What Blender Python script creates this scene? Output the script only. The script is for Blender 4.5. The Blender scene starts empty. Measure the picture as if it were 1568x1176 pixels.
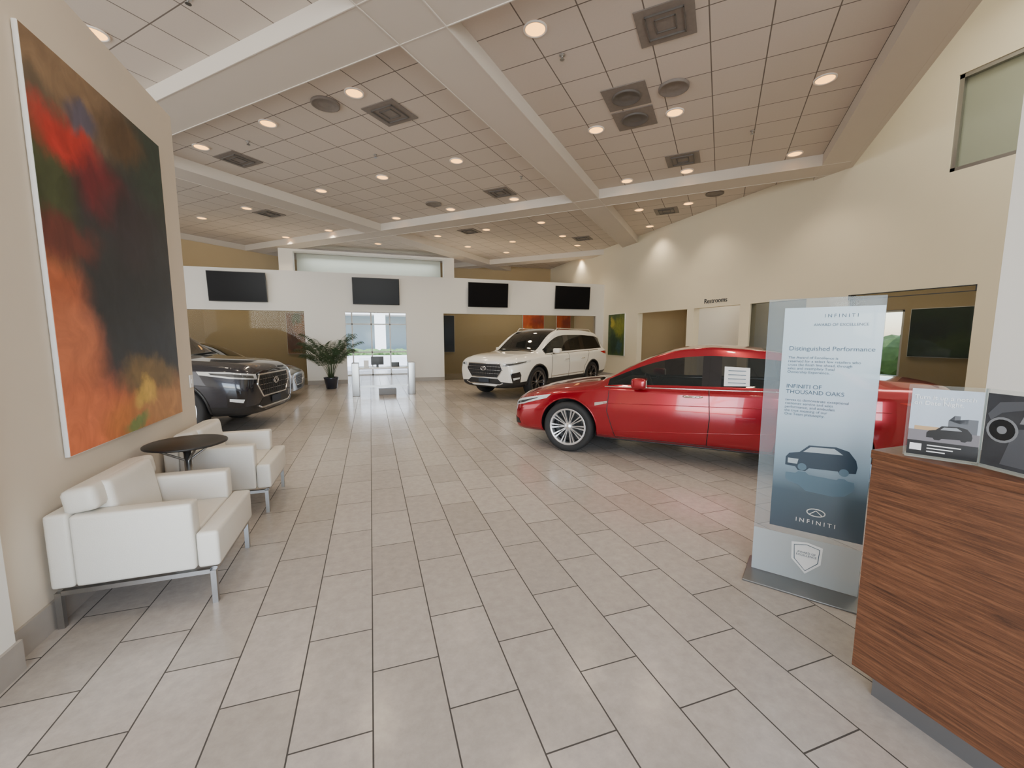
import bpy, bmesh, math, random
from mathutils import Vector, Matrix
from mathutils.bvhtree import BVHTree
random.seed(4)
R2=math.sqrt(.5)
COL=bpy.context.scene.collection
# ------------------------------------------------------------------ materials
def newmat(name):
    m=bpy.data.materials.new(name); m.use_nodes=True
    nt=m.node_tree; b=nt.nodes['Principled BSDF']
    return m,nt,b
def mat(name,col,rough=.5,metal=0,coat=0,emit=None,es=0,noise=0,nscale=20,bump=0,bscale=60,alpha=1,spec=.5):
    m,nt,b=newmat(name)
    b.inputs['Base Color'].default_value=(*col,1); b.inputs['Roughness'].default_value=rough
    b.inputs['Metallic'].default_value=metal; b.inputs['Coat Weight'].default_value=coat
    b.inputs['Coat Roughness'].default_value=.03; b.inputs['Alpha'].default_value=alpha
    b.inputs['Specular IOR Level'].default_value=spec
    if emit: b.inputs['Emission Color'].default_value=(*emit,1); b.inputs['Emission Strength'].default_value=es
    tc=nt.nodes.new('ShaderNodeTexCoord')
    if noise>0:
        n=nt.nodes.new('ShaderNodeTexNoise'); n.inputs['Scale'].default_value=nscale; n.inputs['Detail'].default_value=4
        nt.links.new(tc.outputs['Object'],n.inputs['Vector'])
        mx=nt.nodes.new('ShaderNodeMix'); mx.data_type='RGBA'
        mx.inputs[6].default_value=(*[c*(1-noise) for c in col],1); mx.inputs[7].default_value=(*[min(1,c*(1+noise)) for c in col],1)
        nt.links.new(n.outputs['Fac'],mx.inputs[0]); nt.links.new(mx.outputs[2],b.inputs['Base Color'])
    if bump>0:
        n2=nt.nodes.new('ShaderNodeTexNoise'); n2.inputs['Scale'].default_value=bscale; n2.inputs['Detail'].default_value=3
        nt.links.new(tc.outputs['Object'],n2.inputs['Vector'])
        bp=nt.nodes.new('ShaderNodeBump'); bp.inputs['Strength'].default_value=bump; bp.inputs['Distance'].default_value=.004
        nt.links.new(n2.outputs['Fac'],bp.inputs['Height']); nt.links.new(bp.outputs['Normal'],b.inputs['Normal'])
    return m
def paintmat(name,col,rough,metal):
    """car paint outside, dark trim on the inside of the shell"""
    m=mat(name,col,rough,metal,1); nt=m.node_tree; b=nt.nodes['Principled BSDF']
    g=nt.nodes.new('ShaderNodeNewGeometry'); d=nt.nodes.new('ShaderNodeBsdfDiffuse'); d.inputs[0].default_value=(.05,.045,.04,1)
    mx=nt.nodes.new('ShaderNodeMixShader'); nt.links.new(g.outputs['Backfacing'],mx.inputs[0]); nt.links.new(b.outputs[0],mx.inputs[1]); nt.links.new(d.outputs[0],mx.inputs[2])
    nt.links.new(mx.outputs[0],nt.nodes['Material Output'].inputs[0]); return m
def glassmat(name,tint,opac,rough=.02):
    m,nt,b=newmat(name)
    out=nt.nodes['Material Output']
    b.inputs['Base Color'].default_value=(*tint,1); b.inputs['Roughness'].default_value=rough
    tr=nt.nodes.new('ShaderNodeBsdfTransparent'); tr.inputs[0].default_value=(*[min(1,.75+.25*t) for t in tint],1)
    lw=nt.nodes.new('ShaderNodeFresnel'); lw.inputs[0].default_value=1.45
    ad=nt.nodes.new('ShaderNodeMath'); ad.operation='ADD'; ad.use_clamp=True; ad.inputs[1].default_value=opac
    nt.links.new(lw.outputs[0],ad.inputs[0])
    mx=nt.nodes.new('ShaderNodeMixShader'); nt.links.new(ad.outputs[0],mx.inputs[0])
    nt.links.new(tr.outputs[0],mx.inputs[1]); nt.links.new(b.outputs[0],mx.inputs[2]); nt.links.new(mx.outputs[0],out.inputs[0])
    return m
def brickmat(name,rotz,loc,swap,bw,rh,off,mortar,c1,c2,cm,rough,noise=.08,bump=.3,nscale=6):
    m,nt,b=newmat(name); N=nt.nodes; L=nt.links
    tc=N.new('ShaderNodeTexCoord')
    mp=N.new('ShaderNodeMapping'); mp.inputs['Rotation'].default_value=(0,0,rotz); mp.inputs['Location'].default_value=(*loc,0)
    src=tc.outputs['Object']
    if swap:
        sx=N.new('ShaderNodeSeparateXYZ'); cx=N.new('ShaderNodeCombineXYZ'); L.new(src,sx.inputs[0])
        L.new(sx.outputs[1],cx.inputs[0]); L.new(sx.outputs[0],cx.inputs[1]); src=cx.outputs[0]
    L.new(src,mp.inputs['Vector'])
    br=N.new('ShaderNodeTexBrick'); br.offset=off; br.squash=1
    for k,v in (('Scale',1),('Mortar Size',mortar),('Mortar Smooth',.1),('Bias',0),('Brick Width',bw),('Row Height',rh)): br.inputs[k].default_value=v
    br.inputs['Color1'].default_value=(*c1,1); br.inputs['Color2'].default_value=(*c2,1); br.inputs['Mortar'].default_value=(*cm,1)
    L.new(mp.outputs[0],br.inputs['Vector'])
    n=N.new('ShaderNodeTexNoise'); n.inputs['Scale'].default_value=nscale; n.inputs['Detail'].default_value=8; n.inputs['Roughness'].default_value=.7
    L.new(tc.outputs['Object'],n.inputs['Vector'])
    mr=N.new('ShaderNodeMapRange'); mr.inputs[3].default_value=1-noise; mr.inputs[4].default_value=1+noise; L.new(n.outputs[0],mr.inputs[0])
    mu=N.new('ShaderNodeVectorMath'); mu.operation='SCALE'; L.new(br.outputs[0],mu.inputs[0]); L.new(mr.outputs[0],mu.inputs['Scale'])
    L.new(mu.outputs[0],b.inputs['Base Color'])
    b.inputs['Roughness'].default_value=rough
    rr=N.new('ShaderNodeMapRange'); rr.inputs[3].default_value=rough; rr.inputs[4].default_value=.8; L.new(br.outputs['Fac'],rr.inputs[0]); L.new(rr.outputs[0],b.inputs['Roughness'])
    bp=N.new('ShaderNodeBump'); bp.invert=True; bp.inputs['Strength'].default_value=bump; bp.inputs['Distance'].default_value=.004
    L.new(br.outputs['Fac'],bp.inputs['Height']); L.new(bp.outputs[0],b.inputs['Normal'])
    return m
def artmat(name,base,blobs,axis='Y',dist=.25,nsc=3,rough=.45,vary=(.45,1.6)):
    m,nt,b=newmat(name); N=nt.nodes; L=nt.links
    tc=N.new('ShaderNodeTexCoord'); sx=N.new('ShaderNodeSeparateXYZ'); L.new(tc.outputs['Generated'],sx.inputs[0])
    cx=N.new('ShaderNodeCombineXYZ'); u=sx.outputs[1 if axis=='Y' else 0]
    L.new(u,cx.inputs[0]); L.new(sx.outputs[2],cx.inputs[1])
    n=N.new('ShaderNodeTexNoise'); n.inputs['Scale'].default_value=nsc; n.inputs['Detail'].default_value=8; n.inputs['Roughness'].default_value=.66; L.new(cx.outputs[0],n.inputs['Vector'])
    v1=N.new('ShaderNodeVectorMath'); v1.operation='SUBTRACT'; v1.inputs[1].default_value=(.5,.5,.5); L.new(n.outputs['Color'],v1.inputs[0])
    v2=N.new('ShaderNodeVectorMath'); v2.operation='SCALE'; v2.inputs['Scale'].default_value=dist*2; L.new(v1.outputs[0],v2.inputs[0])
    v3=N.new('ShaderNodeVectorMath'); v3.operation='ADD'; L.new(cx.outputs[0],v3.inputs[0]); L.new(v2.outputs[0],v3.inputs[1])
    cur=None
    for (u0,v0,ru,rv,c) in blobs:
        a=N.new('ShaderNodeVectorMath'); a.operation='SUBTRACT'; a.inputs[1].default_value=(u0,v0,0); L.new(v3.outputs[0],a.inputs[0])
        d=N.new('ShaderNodeVectorMath'); d.operation='MULTIPLY'; d.inputs[1].default_value=(1/ru,1/rv,0); L.new(a.outputs[0],d.inputs[0])
        ln=N.new('ShaderNodeVectorMath'); ln.operation='LENGTH'; L.new(d.outputs[0],ln.inputs[0])
        mr=N.new('ShaderNodeMapRange'); mr.interpolation_type='SMOOTHSTEP'; mr.inputs[1].default_value=.4; mr.inputs[2].default_value=1.15; mr.inputs[3].default_value=1; mr.inputs[4].default_value=0
        L.new(ln.outputs['Value'],mr.inputs[0])
        mx=N.new('ShaderNodeMix'); mx.data_type='RGBA'; L.new(mr.outputs[0],mx.inputs[0])
        if cur is None: mx.inputs[6].default_value=(*base,1)
        else: L.new(cur,mx.inputs[6])
        mx.inputs[7].default_value=(*c,1); cur=mx.outputs[2]
    n3=N.new('ShaderNodeTexNoise'); n3.inputs['Scale'].default_value=9; n3.inputs['Detail'].default_value=9; n3.inputs['Distortion'].default_value=1.5; L.new(cx.outputs[0],n3.inputs['Vector'])
    r3=N.new('ShaderNodeMapRange'); r3.inputs[3].default_value=vary[0]; r3.inputs[4].default_value=vary[1]; L.new(n3.outputs[0],r3.inputs[0])
    s3=N.new('ShaderNodeVectorMath'); s3.operation='SCALE'; L.new(cur,s3.inputs[0]); L.new(r3.outputs[0],s3.inputs['Scale'])
    L.new(s3.outputs[0],b.inputs['Base Color']); b.inputs['Roughness'].default_value=rough
    return m
M={}
M['wall']=mat('wall_paint',(.68,.60,.50),.7,noise=.02,nscale=3,bump=.1,bscale=200)
M['wallR']=mat('wall_paint_cream',(.80,.735,.57),.7,noise=.02,nscale=3,bump=.1,bscale=200)
M['white']=mat('wall_paint_white',(.82,.80,.755),.65,noise=.01,nscale=3)
M['tan']=mat('wall_paint_tan',(.50,.39,.23),.7,noise=.03,nscale=3)
M['soffit']=mat('soffit_paint',(.58,.525,.46),.8,noise=.02,nscale=3)
M['lip']=mat('soffit_lip_paint',(.68,.63,.56),.7)
M['base']=mat('baseboard_tile',(.36,.33,.30),.4,noise=.1,nscale=12)
M['floor']=brickmat('floor_porcelain_tile',0,(.245,.046),True,.61,.305,.5,.0034,(.37,.335,.305),(.45,.41,.378),(.055,.05,.046),.2,noise=.3,bump=.5,nscale=16)
M['tile']=brickmat('ceiling_acoustic_tile',-math.pi/4,(-3.93,-3.33),False,.61,.61,0,.0075,(.56,.50,.435),(.59,.525,.46),(.16,.135,.115),.85,noise=.05,bump=.5,nscale=40)
M['leather']=mat('white_leather',(.70,.67,.61),.42,bump=.25,bscale=180,noise=.03)
M['steel']=mat('brushed_steel',(.42,.42,.42),.3,1,noise=.05,nscale=90)
M['chrome']=mat('chrome',(.8,.8,.8),.08,1)
M['black']=mat('black_plastic',(.012,.012,.013),.4,noise=.1)
M['blackgloss']=mat('black_gloss',(.008,.008,.01),.08,coat=.5)
M['rubber']=mat('tire_rubber',(.016,.016,.017),.75,bump=.3,bscale=80)
M['rim']=mat('alloy_rim',(.72,.72,.73),.28,.85)
M['rimdark']=mat('alloy_rim_dark',(.22,.22,.23),.3,1)
M['red']=paintmat('red_car_paint',(.33,.002,.014),.2,.5)
M['whitepaint']=paintmat('white_car_paint',(.82,.80,.74),.3,0)
M['navy']=paintmat('dark_car_paint',(.018,.021,.032),.25,.5)
M['silver']=paintmat('silver_car_paint',(.28,.28,.28),.28,.7)
M['carglass']=glassmat('car_window_glass',(.02,.025,.025),.48)
M['darkglass']=glassmat('car_window_tinted',(.01,.012,.012),.8)
M['interior']=mat('car_interior',(.05,.045,.04),.6,noise=.1)
M['seat']=mat('car_seat_leather',(.10,.09,.08),.5,noise=.1)
M['lamp']=mat('headlight_lens',(.75,.78,.8),.05,.3,1)
M['lampdark']=mat('headlight_housing',(.06,.065,.07),.1,.3,1)
M['tail']=mat('tail_light_lens',(.5,.01,.01),.1,0,1)
M['glass']=glassmat('clear_glass',(.80,.86,.86),.03)
M['officeglass']=glassmat('office_glass',(.06,.07,.06),.12)
M['screen']=mat('tv_screen',(.005,.005,.007),.25,spec=.12)
M['bulb']=mat('downlight_lens',(1,.7,.35),.5,emit=(1,.45,.09),es=4.0)
M['trimring']=mat('downlight_trim',(.8,.76,.7),.5)
M['vent']=mat('hvac_diffuser',(.20,.175,.155),.6,noise=.15)
M['ventd']=mat('hvac_louver',(.12,.11,.10),.6)
M['leaf']=mat('palm_leaf',(.04,.07,.03),.5,noise=.4,nscale=8)
M['pot']=mat('dark_blue_pot',(.015,.02,.035),.25,coat=.4)
M['soil']=mat('potting_soil',(.05,.035,.02),.9,noise=.4)
M['paper']=mat('white_paper',(.8,.8,.8),.6)
M['ink']=mat('ink',(.03,.04,.06),.6)
M['text']=mat('sign_letter_dark',(.05,.10,.16),.5)
M['textw']=mat('sign_letter_white',(.85,.88,.9),.5)
def woodmat():
    m,nt,b=newmat('walnut_veneer'); N=nt.nodes; L=nt.links
    tc=N.new('ShaderNodeTexCoord'); mp=N.new('ShaderNodeMapping'); mp.inputs['Scale'].default_value=(3,1.1,26); L.new(tc.outputs['Object'],mp.inputs[0])
    n=N.new('ShaderNodeTexNoise'); n.inputs['Scale'].default_value=3.2; n.inputs['Detail'].default_value=12; n.inputs['Roughness'].default_value=.82; n.inputs['Distortion'].default_value=.5; L.new(mp.outputs[0],n.inputs[0])
    cr=N.new('ShaderNodeValToRGB'); e=cr.color_ramp.elements; e[0].position=.36; e[0].color=(.042,.018,.010,1); e[1].position=.66; e[1].color=(.23,.10,.048,1)
    k=e.new(.5); k.color=(.125,.05,.024,1)
    L.new(n.outputs[0],cr.inputs[0]); L.new(cr.outputs[0],b.inputs['Base Color']); b.inputs['Roughness'].default_value=.4
    return m
M['wood']=woodmat()
# ------------------------------------------------------------------ mesh helpers
def link(o,parent=None):
    COL.objects.link(o)
    if parent is not None: o.parent=parent
    return o
def empty(name,loc=(0,0,0),rz=0):
    e=bpy.data.objects.new(name,None); e.location=loc; e.rotation_euler=(0,0,rz); e.empty_display_size=.2
    COL.objects.link(e); return e
def frombm(name,bm,mats,parent=None,smooth=False):
    me=bpy.data.meshes.new(name); bmesh.ops.recalc_face_normals(bm,faces=bm.faces); bm.to_mesh(me); bm.free()
    for m in (mats if isinstance(mats,list) else [mats]): me.materials.append(m)
    if smooth:
        for p in me.polygons: p.use_smooth=True
    return link(bpy.data.objects.new(name,me),parent)
def addbox(bm,x0,x1,y0,y1,z0,z1,mi=0,mtx=None):
    vs=[bm.verts.new((x,y,z)) for x in (x0,x1) for y in (y0,y1) for z in (z0,z1)]
    if mtx:
        for v in vs: v.co=mtx@v.co
    fs=[]
    for f in ((0,1,3,2),(4,6,7,5),(0,4,5,1),(2,3,7,6),(0,2,6,4),(1,5,7,3)):
        fc=bm.faces.new([vs[i] for i in f]); fc.material_index=mi; fs.append(fc)
    return fs
def box(name,x0,x1,y0,y1,z0,z1,m,parent=None,bev=0,seg=3,smooth=True):
    bm=bmesh.new(); addbox(bm,x0,x1,y0,y1,z0,z1)
    if bev>0: bmesh.ops.bevel(bm,geom=bm.edges[:],offset=bev,segments=seg,affect='EDGES',profile=.6)
    return frombm(name,bm,m,parent,smooth=bev>0 and smooth)
def lathe(bm,prof,seg=32,mi=0,mtx=None,closed=False):
    rings=[]
    for r,z in prof:
        rg=[]
        for k in range(seg):
            a=2*math.pi*k/seg; c=Vector((r*math.cos(a),r*math.sin(a),z))
            rg.append(bm.verts.new(mtx@c if mtx else c))
        rings.append(rg)
    for i in range(len(rings)-1):
        for k in range(seg):
            f=bm.faces.new((rings[i][k],rings[i][(k+1)%seg],rings[i+1][(k+1)%seg],rings[i+1][k])); f.material_index=mi; f.smooth=True
    for rg,pr in ((rings[0],prof[0]),(rings[-1],prof[-1])):
        if closed: 
            f=bm.faces.new(rg); f.material_index=mi
def latheobj(name,prof,m,parent=None,seg=32,loc=(0,0,0)):
    bm=bmesh.new(); lathe(bm,prof,seg,closed=True); o=frombm(name,bm,m,parent); o.location=loc; return o
def tube(name,pts,r,m,parent=None,cyc=False):
    cu=bpy.data.curves.new(name,'CURVE'); cu.dimensions='3D'; cu.bevel_depth=r; cu.bevel_resolution=2; cu.use_fill_caps=True
    sp=cu.splines.new('POLY'); sp.points.add(len(pts)-1)
    for i,p in enumerate(pts): sp.points[i].co=(*p,1)
    sp.use_cyclic_u=cyc; cu.materials.append(m)
    return link(bpy.data.objects.new(name,cu),parent)
def text(name,body,size,mtx,m,parent=None,align='CENTER',ext=.001):
    cu=bpy.data.curves.new(name,'FONT'); cu.body=body; cu.size=size; cu.align_x=align; cu.extrude=ext; cu.materials.append(m)
    o=bpy.data.objects.new(name,cu); link(o,parent); o.matrix_local=mtx; return o
# ------------------------------------------------------------------ room shell
XL,XR,YN,YS=-9.5,8.8,20.0,-6.0
box('floor',XL-.2,11.6,YS-.2,YN+.2,-.1,0,M['floor'])
def sn(s,n): return ((s+n)*R2,(s-n)*R2)
ROT=Matrix(((R2,R2,0,0),(R2,-R2,0,0),(0,0,1,0),(0,0,0,1)))
def clipall(bm,north=True):
    for co,no in (((XR,0,0),(1,0,0)),((XL,0,0),(-1,0,0)),((0,YN,0),(0,1,0)),((0,YS,0),(0,-1,0))):
        bmesh.ops.bisect_plane(bm,geom=bm.verts[:]+bm.edges[:]+bm.faces[:],plane_co=co,plane_no=no,clear_outer=True)
NE=2.0
bm=bmesh.new(); addbox(bm,-14,26,-26,NE,4.95,5.02,0,ROT); clipall(bm); frombm('ceiling',bm,M['tile'])
bm=bmesh.new()
SB=(-10.1,-3.39,3.32,10.03,16.74)
for s0 in SB: addbox(bm,s0,s0+.61,-26,NE,4.75,4.949,0,ROT)
for n0,n1 in ((-16.75,-16.14),(-10.04,-9.43),(-3.33,-2.72),(1.55,NE)): addbox(bm,-14,26,n0,n1,4.747,4.949,0,ROT)
for s0 in SB:
    for a,b_ in ((s0-.012,s0),(s0+.61,s0+.622)): addbox(bm,a,b_,-26,NE-.01,4.742,4.949,1,ROT)
for n0,n1 in ((-10.04,-9.43),(-3.33,-2.72)):
    for a,b_ in ((n0-.012,n0),(n1,n1+.012)): addbox(bm,-14,26,a,b_,4.739,4.949,1,ROT)
addbox(bm,-14,26,NE,NE+.08,4.745,7.4,0,ROT)
clipall(bm); frombm('trim_ceiling_beams',bm,[M['soffit'],M['lip']])
bm=bmesh.new(); addbox(bm,-14,14,NE-.1,12,7.4,7.5,0,ROT); clipall(bm); frombm('ceiling_upper',bm,M['white'])
def wallwith(name,axis,pos,th,a0,a1,levels,m):
    """levels: list of (z0,z1,[(o0,o1,oz0,oz1)])"""
    bm=bmesh.new()
    def seg(b0,b1,c0,c1):
        if b1-b0<1e-4 or c1-c0<1e-4: return
        if axis=='X': addbox(bm,pos,pos+th,b0,b1,c0,c1)
        else: addbox(bm,b0,b1,pos,pos+th,c0,c1)
    for z0,z1,opens in levels:
        cur=a0
        for o0,o1,q0,q1 in sorted(opens):
            seg(cur,o0,z0,z1); seg(o0,o1,z0,q0); seg(o0,o1,q1,z1); cur=o1
        seg(cur,a1,z0,z1)
    return frombm(name,bm,m)
wallwith('wall_right','X',XR,.2,YS,YN,[(0,3,[(3.9,5.72,0,2.34),(6.55,7.95,0,2.34),(8.24,9.83,0,2.34),(10.1,12.5,0,2.34)]),(3,7.45,[(1.9,4.4,4.13,5.57)])],M['wallR'])
wallwith('wall_partition','Y',14.74,.2,XL,XR,[(0,3.57,[(-8.2,-1.96,0,2.34),(-.76,1.17,0,2.34),(2.44,8.46,0,2.34)])],M['white'])
wallwith('wall_left','X',XL-.2,.2,YS,YN,[(0,4.95,[])],M['tan'])
wallwith('wall_back','Y',YN,.2,XL,XR,[(0,4.95,[(-1.9,2.7,0,2.6)])],M['tan'])
wallwith('wall_front','Y',YS-.2,.2,XL,XR,[(0,7.45,[(-8.5,3.5,.1,4.3)])],M['tan'])
wallwith('wall_office_rear','X',11.4,.1,YS,14,[(0,3.2,[(6.2,7.4,.6,2.15)])],M['tan'])
for i,(y,mm) in enumerate(((3.6,'tan'),(8.05,'white'),(9.93,'white'),(13.2,'tan'))): box('wall_office_divider_%d'%(i+1),9.0,11.4,y,y+.1,0,3.2,M[mm])
box('ceiling_office',9.0,11.4,3.6,13.3,3.2,3.3,M['white'])
box('wall_divider',-1.86,-1.66,2.42,4.85,0,3.54,M['wall'])
box('wall_divider_pier',-1.95,-1.60,1.6,2.415,0,3.54,M['white'])
box('baseboard_divider',-1.66,-1.645,2.43,4.85,0,.15,M['base'])
box('baseboard_pier',-1.6,-1.585,1.6,2.43,0,.15,M['base'])
box('wall_reception',4.3,4.5,-3.0,1.79,0,4.74,M['white'])
bm=bmesh.new(); addbox(bm,4.75,12.15,-16.25,-16.1,0,4.74,0,ROT); frombm('wall_diagonal',bm,M['tan'])
wallwith('wall_office_back','Y',17.3,.15,-5.6,8.8,[(0,3.5,[(-1.4,2.2,0,3.5)])],M['tan'])
wallwith('wall_portal','Y',17.5,.35,-3.07,3.37,[(0,2.8,[(-1.4,2.2,0,2.55)]),(2.8,4.74,[(-2.6,2.95,3.0,4.66)])],M['white'])
box('wall_portal_recess',-2.6,2.95,18.4,18.5,2.8,4.74,mat('portal_paint',(.62,.67,.60),.6))
box('wall_vestibule_left',-1.5,-1.4,14.94,17.3,0,3.5,M['white']); box('wall_vestibule_right',2.2,2.3,14.94,17.3,0,3.5,M['white'])
box('ceiling_office_rear_left',-8,-1.5,14.94,17.3,3.4,3.45,M['white']); box('ceiling_office_rear_right',2.3,8.8,14.94,17.3,3.4,3.45,M['white'])
for i,(a,b_) in enumerate(((-1.96,-.76),(1.17,2.44),(8.46,8.8))): box('baseboard_partition_%d'%(i+1),a,b_,14.72,14.74,0,.13,M['base'])
for i,(a,b_) in enumerate(((5.72,6.55),(7.95,8.24),(9.83,10.1),(12.5,14.72),(1.8,3.9))): box('baseboard_right_%d'%(i+1),8.78,8.8,a,b_,0,.13,M['base'])
fr=mat('white_mullion',(.75,.75,.73),.4)
def mullions(name,axis,pos,a0,a1,z0,z1,na,zs,m,t=.06):
    bm=bmesh.new()
    def bx(b0,b1,c0,c1):
        if axis=='Y': addbox(bm,b0,b1,pos,pos+t,c0,c1)
        else: addbox(bm,pos,pos+t,b0,b1,c0,c1)
    for k in range(na+1):
        a=a0+(a1-a0-t)*k/na; bx(a,a+t,z0,z1)
    for z in [z0]+list(zs)+[z1-t]: bx(a0,a1,z,z+t)
    return frombm(name,bm,m)
mullions('window_rear','Y',17.6,-1.4,2.2,0,2.55,5,(.9,2.0),fr,.05)
mullions('window_front','Y',YS-.1,-8.5,3.5,.1,4.3,6,(2.6,),fr,.08)
mullions('window_office_rear','X',11.42,6.2,7.4,.6,2.15,2,(),fr,.05)
mullions('window_upper','X',XR+.02,1.9,4.4,4.13,5.57,1,(),M['steel'],.06)
box('window_upper_pane',XR+.1,XR+.12,1.9,4.4,4.13,5.57,mat('frosted_pane',(.34,.37,.29),.3,noise=.05,nscale=1))
for i,(a,b_) in enumerate(((3.9,5.72),(6.55,7.95))):
    box('window_office_%d'%(i+1),XR+.05,XR+.062,a,b_,.0,2.34,M['officeglass'])
mullions('trim_office_header','X',XR-.012,3.9,5.72,2.24,2.34,1,(),M['ink'],.012)
box('window_office_3',-8.2,-1.96,14.82,14.832,0,2.34,M['officeglass'])
box('window_office_4',2.44,8.46,14.82,14.832,0,2.34,M['officeglass'])
box('ground_outside',-40,40,20.3,70,-.15,-.05,mat('concrete_paving',(.60,.59,.57),.8,noise=.1))
box('ground_outside_side',11.7,40,-10,20.2,-.15,-.05,mat('side_lawn',(.14,.2,.08),.9,noise=.3,nscale=3))
def foliage(name,pts,m):
    bm=bmesh.new()
    for (x,y,z,sx,sy,sz) in pts:
        bmesh.ops.create_icosphere(bm,subdivisions=3,radius=1,matrix=Matrix.Translation((x,y,z))@Matrix.Diagonal((sx,sy,sz,1)))
    for v in bm.verts: v.co+=Vector((random.uniform(-.07,.07),random.uniform(-.07,.07),random.uniform(-.07,.07)))
    return frombm(name,bm,m)
def exterior():
    st_=mat('stucco',(.85,.82,.77),.8,noise=.04)
    bm=bmesh.new()
    addbox(bm,-16,18,42,50,3.6,7)
    for k in range(9): addbox(bm,-16+k*4.1,-15.0+k*4.1,42,44,-.05,3.6)
    addbox(bm,-16,18,46,50,-.05,3.6,1)
    frombm('building_across',bm,[st_,mat('pale_glazing',(.35,.42,.44),.1)])
    lf=mat('hedge_leaves',(.10,.18,.05),.8,noise=.5,nscale=9)
    foliage('hedge',[(-15+k*1.25,38,.1+random.random()*.1,.8,.7,.35) for k in range(26)],lf)
    foliage('hedge_side',[(17+random.random(),2+k*1.1,.6+random.random()*1.2,1,1,.9) for k in range(14)],lf)
exterior()
# ------------------------------------------------------------------ ceiling fixtures
lights=[]
for s in (4.65,7.2,9.75):
    for n in (-8.57,-6.68,-4.78,-2.02,-.8,1.07):
        if s==4.65 and n in(-.8,1.07): continue
        lights.append((s,n))
lights+= [(s,n) for s in (7.25,9.87) for n in (-11.5,-13.6)]+[(12.05,n) for n in(-.92,-2.15,-5,-6.9,-8.8,-11.5)]+[(13.95,n) for n in(-2.15,-5,-6.9,-8.8)]+[(17.9,-5.7),(17.9,-7.6),(17.9,-3.9),(15.6,-5),(15.6,-8)]
lights+= [(2.5,-6.5),(2.5,-4.7),(1.2,-2),(-1.0,-2),(-1.0,-5),(-1.2,-8),(2.2,.6)]
e=empty('recessed_downlights')
bm=bmesh.new()
for i,(s,n) in enumerate(lights):
    x,y=sn(s,n); mt=Matrix.Translation((x,y,4.938))
    lathe(bm,[(.135,.01),(.135,-.004),(.115,-.006),(.11,.004)],24,0,mt)
    lathe(bm,[(.11,.002),(.001,.002)],24,1,mt)
frombm('trim_and_lenses',bm,[M['trimring'],M['bulb']],e)
for i,(s,n) in enumerate(lights):
    x,y=sn(s,n)
    l=bpy.data.lights.new('downlight_lamp','SPOT'); l.energy=74; l.color=(1,.83,.60); l.spot_size=math.radians(120); l.spot_blend=.8; l.shadow_soft_size=.09
    lo=bpy.data.objects.new('downlight_lamp_%d'%i,l); lo.location=(x,y,4.88); link(lo,e)
def diffuser(s,n,kind):
    x,y=sn(s,n); bm=bmesh.new()
    mt=Matrix.Translation((x,y,4.949))@Matrix.Rotation(math.pi/4,4,'Z')
    if kind!='r': addbox(bm,-.30,.30,-.30,.30,-.012,0,0,mt)
    if kind=='q':
        for k,h in enumerate((.20,.11)):
            for a in range(4):
                m2=mt@Matrix.Rotation(a*math.pi/2,4,'Z'); addbox(bm,-h,h,h-.012,h,-.03+k*.006,-.012,1,m2)
    else:
        r=.2
        lathe(bm,[(r,-.0),(r,-.03),(r*.9,-.035),(r*.86,-.018),(r*.6,-.03),(r*.55,-.018),(r*.25,-.028),(.001,-.03)],28,0 if kind=='r' else 1,mt)
    return frombm('ceiling_speaker' if kind=='r' else 'ceiling_air_diffuser',bm,[M['vent'],M['ventd']])
for s,n,k in ((5.2,-.71,'q'),(6.45,-1.38,'c'),(7.12,-1.38,'c'),(6.5,-.75,'r'),(4.66,-5.37,'r'),(5.29,-4.71,'q'),(5.28,-8.53,'q'),(9.1,-.83,'q'),(9.18,-4.88,'q'),(7.84,-11.45,'q'),(12,-7.5,'q'),(12.5,-1.5,'q'),(14.6,-4.5,'q'),(9.15,-6.8,'r'),(11.5,-.3,'r')): diffuser(s,n,k)
def sprinkler(s,n):
    x,y=sn(s,n); latheobj('fire_sprinkler',[(.035,0),(.035,-.01),(.01,-.012),(.01,-.05),(.03,-.052),(.03,-.056)],M['steel'],loc=(x,y,4.949),seg=14)
for s,n in ((5.2,-1.9),(2.7,-5.0),(6.3,-6),(4.9,-7.6),(8.5,-4),(8.4,.3)): sprinkler(s,n)
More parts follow.
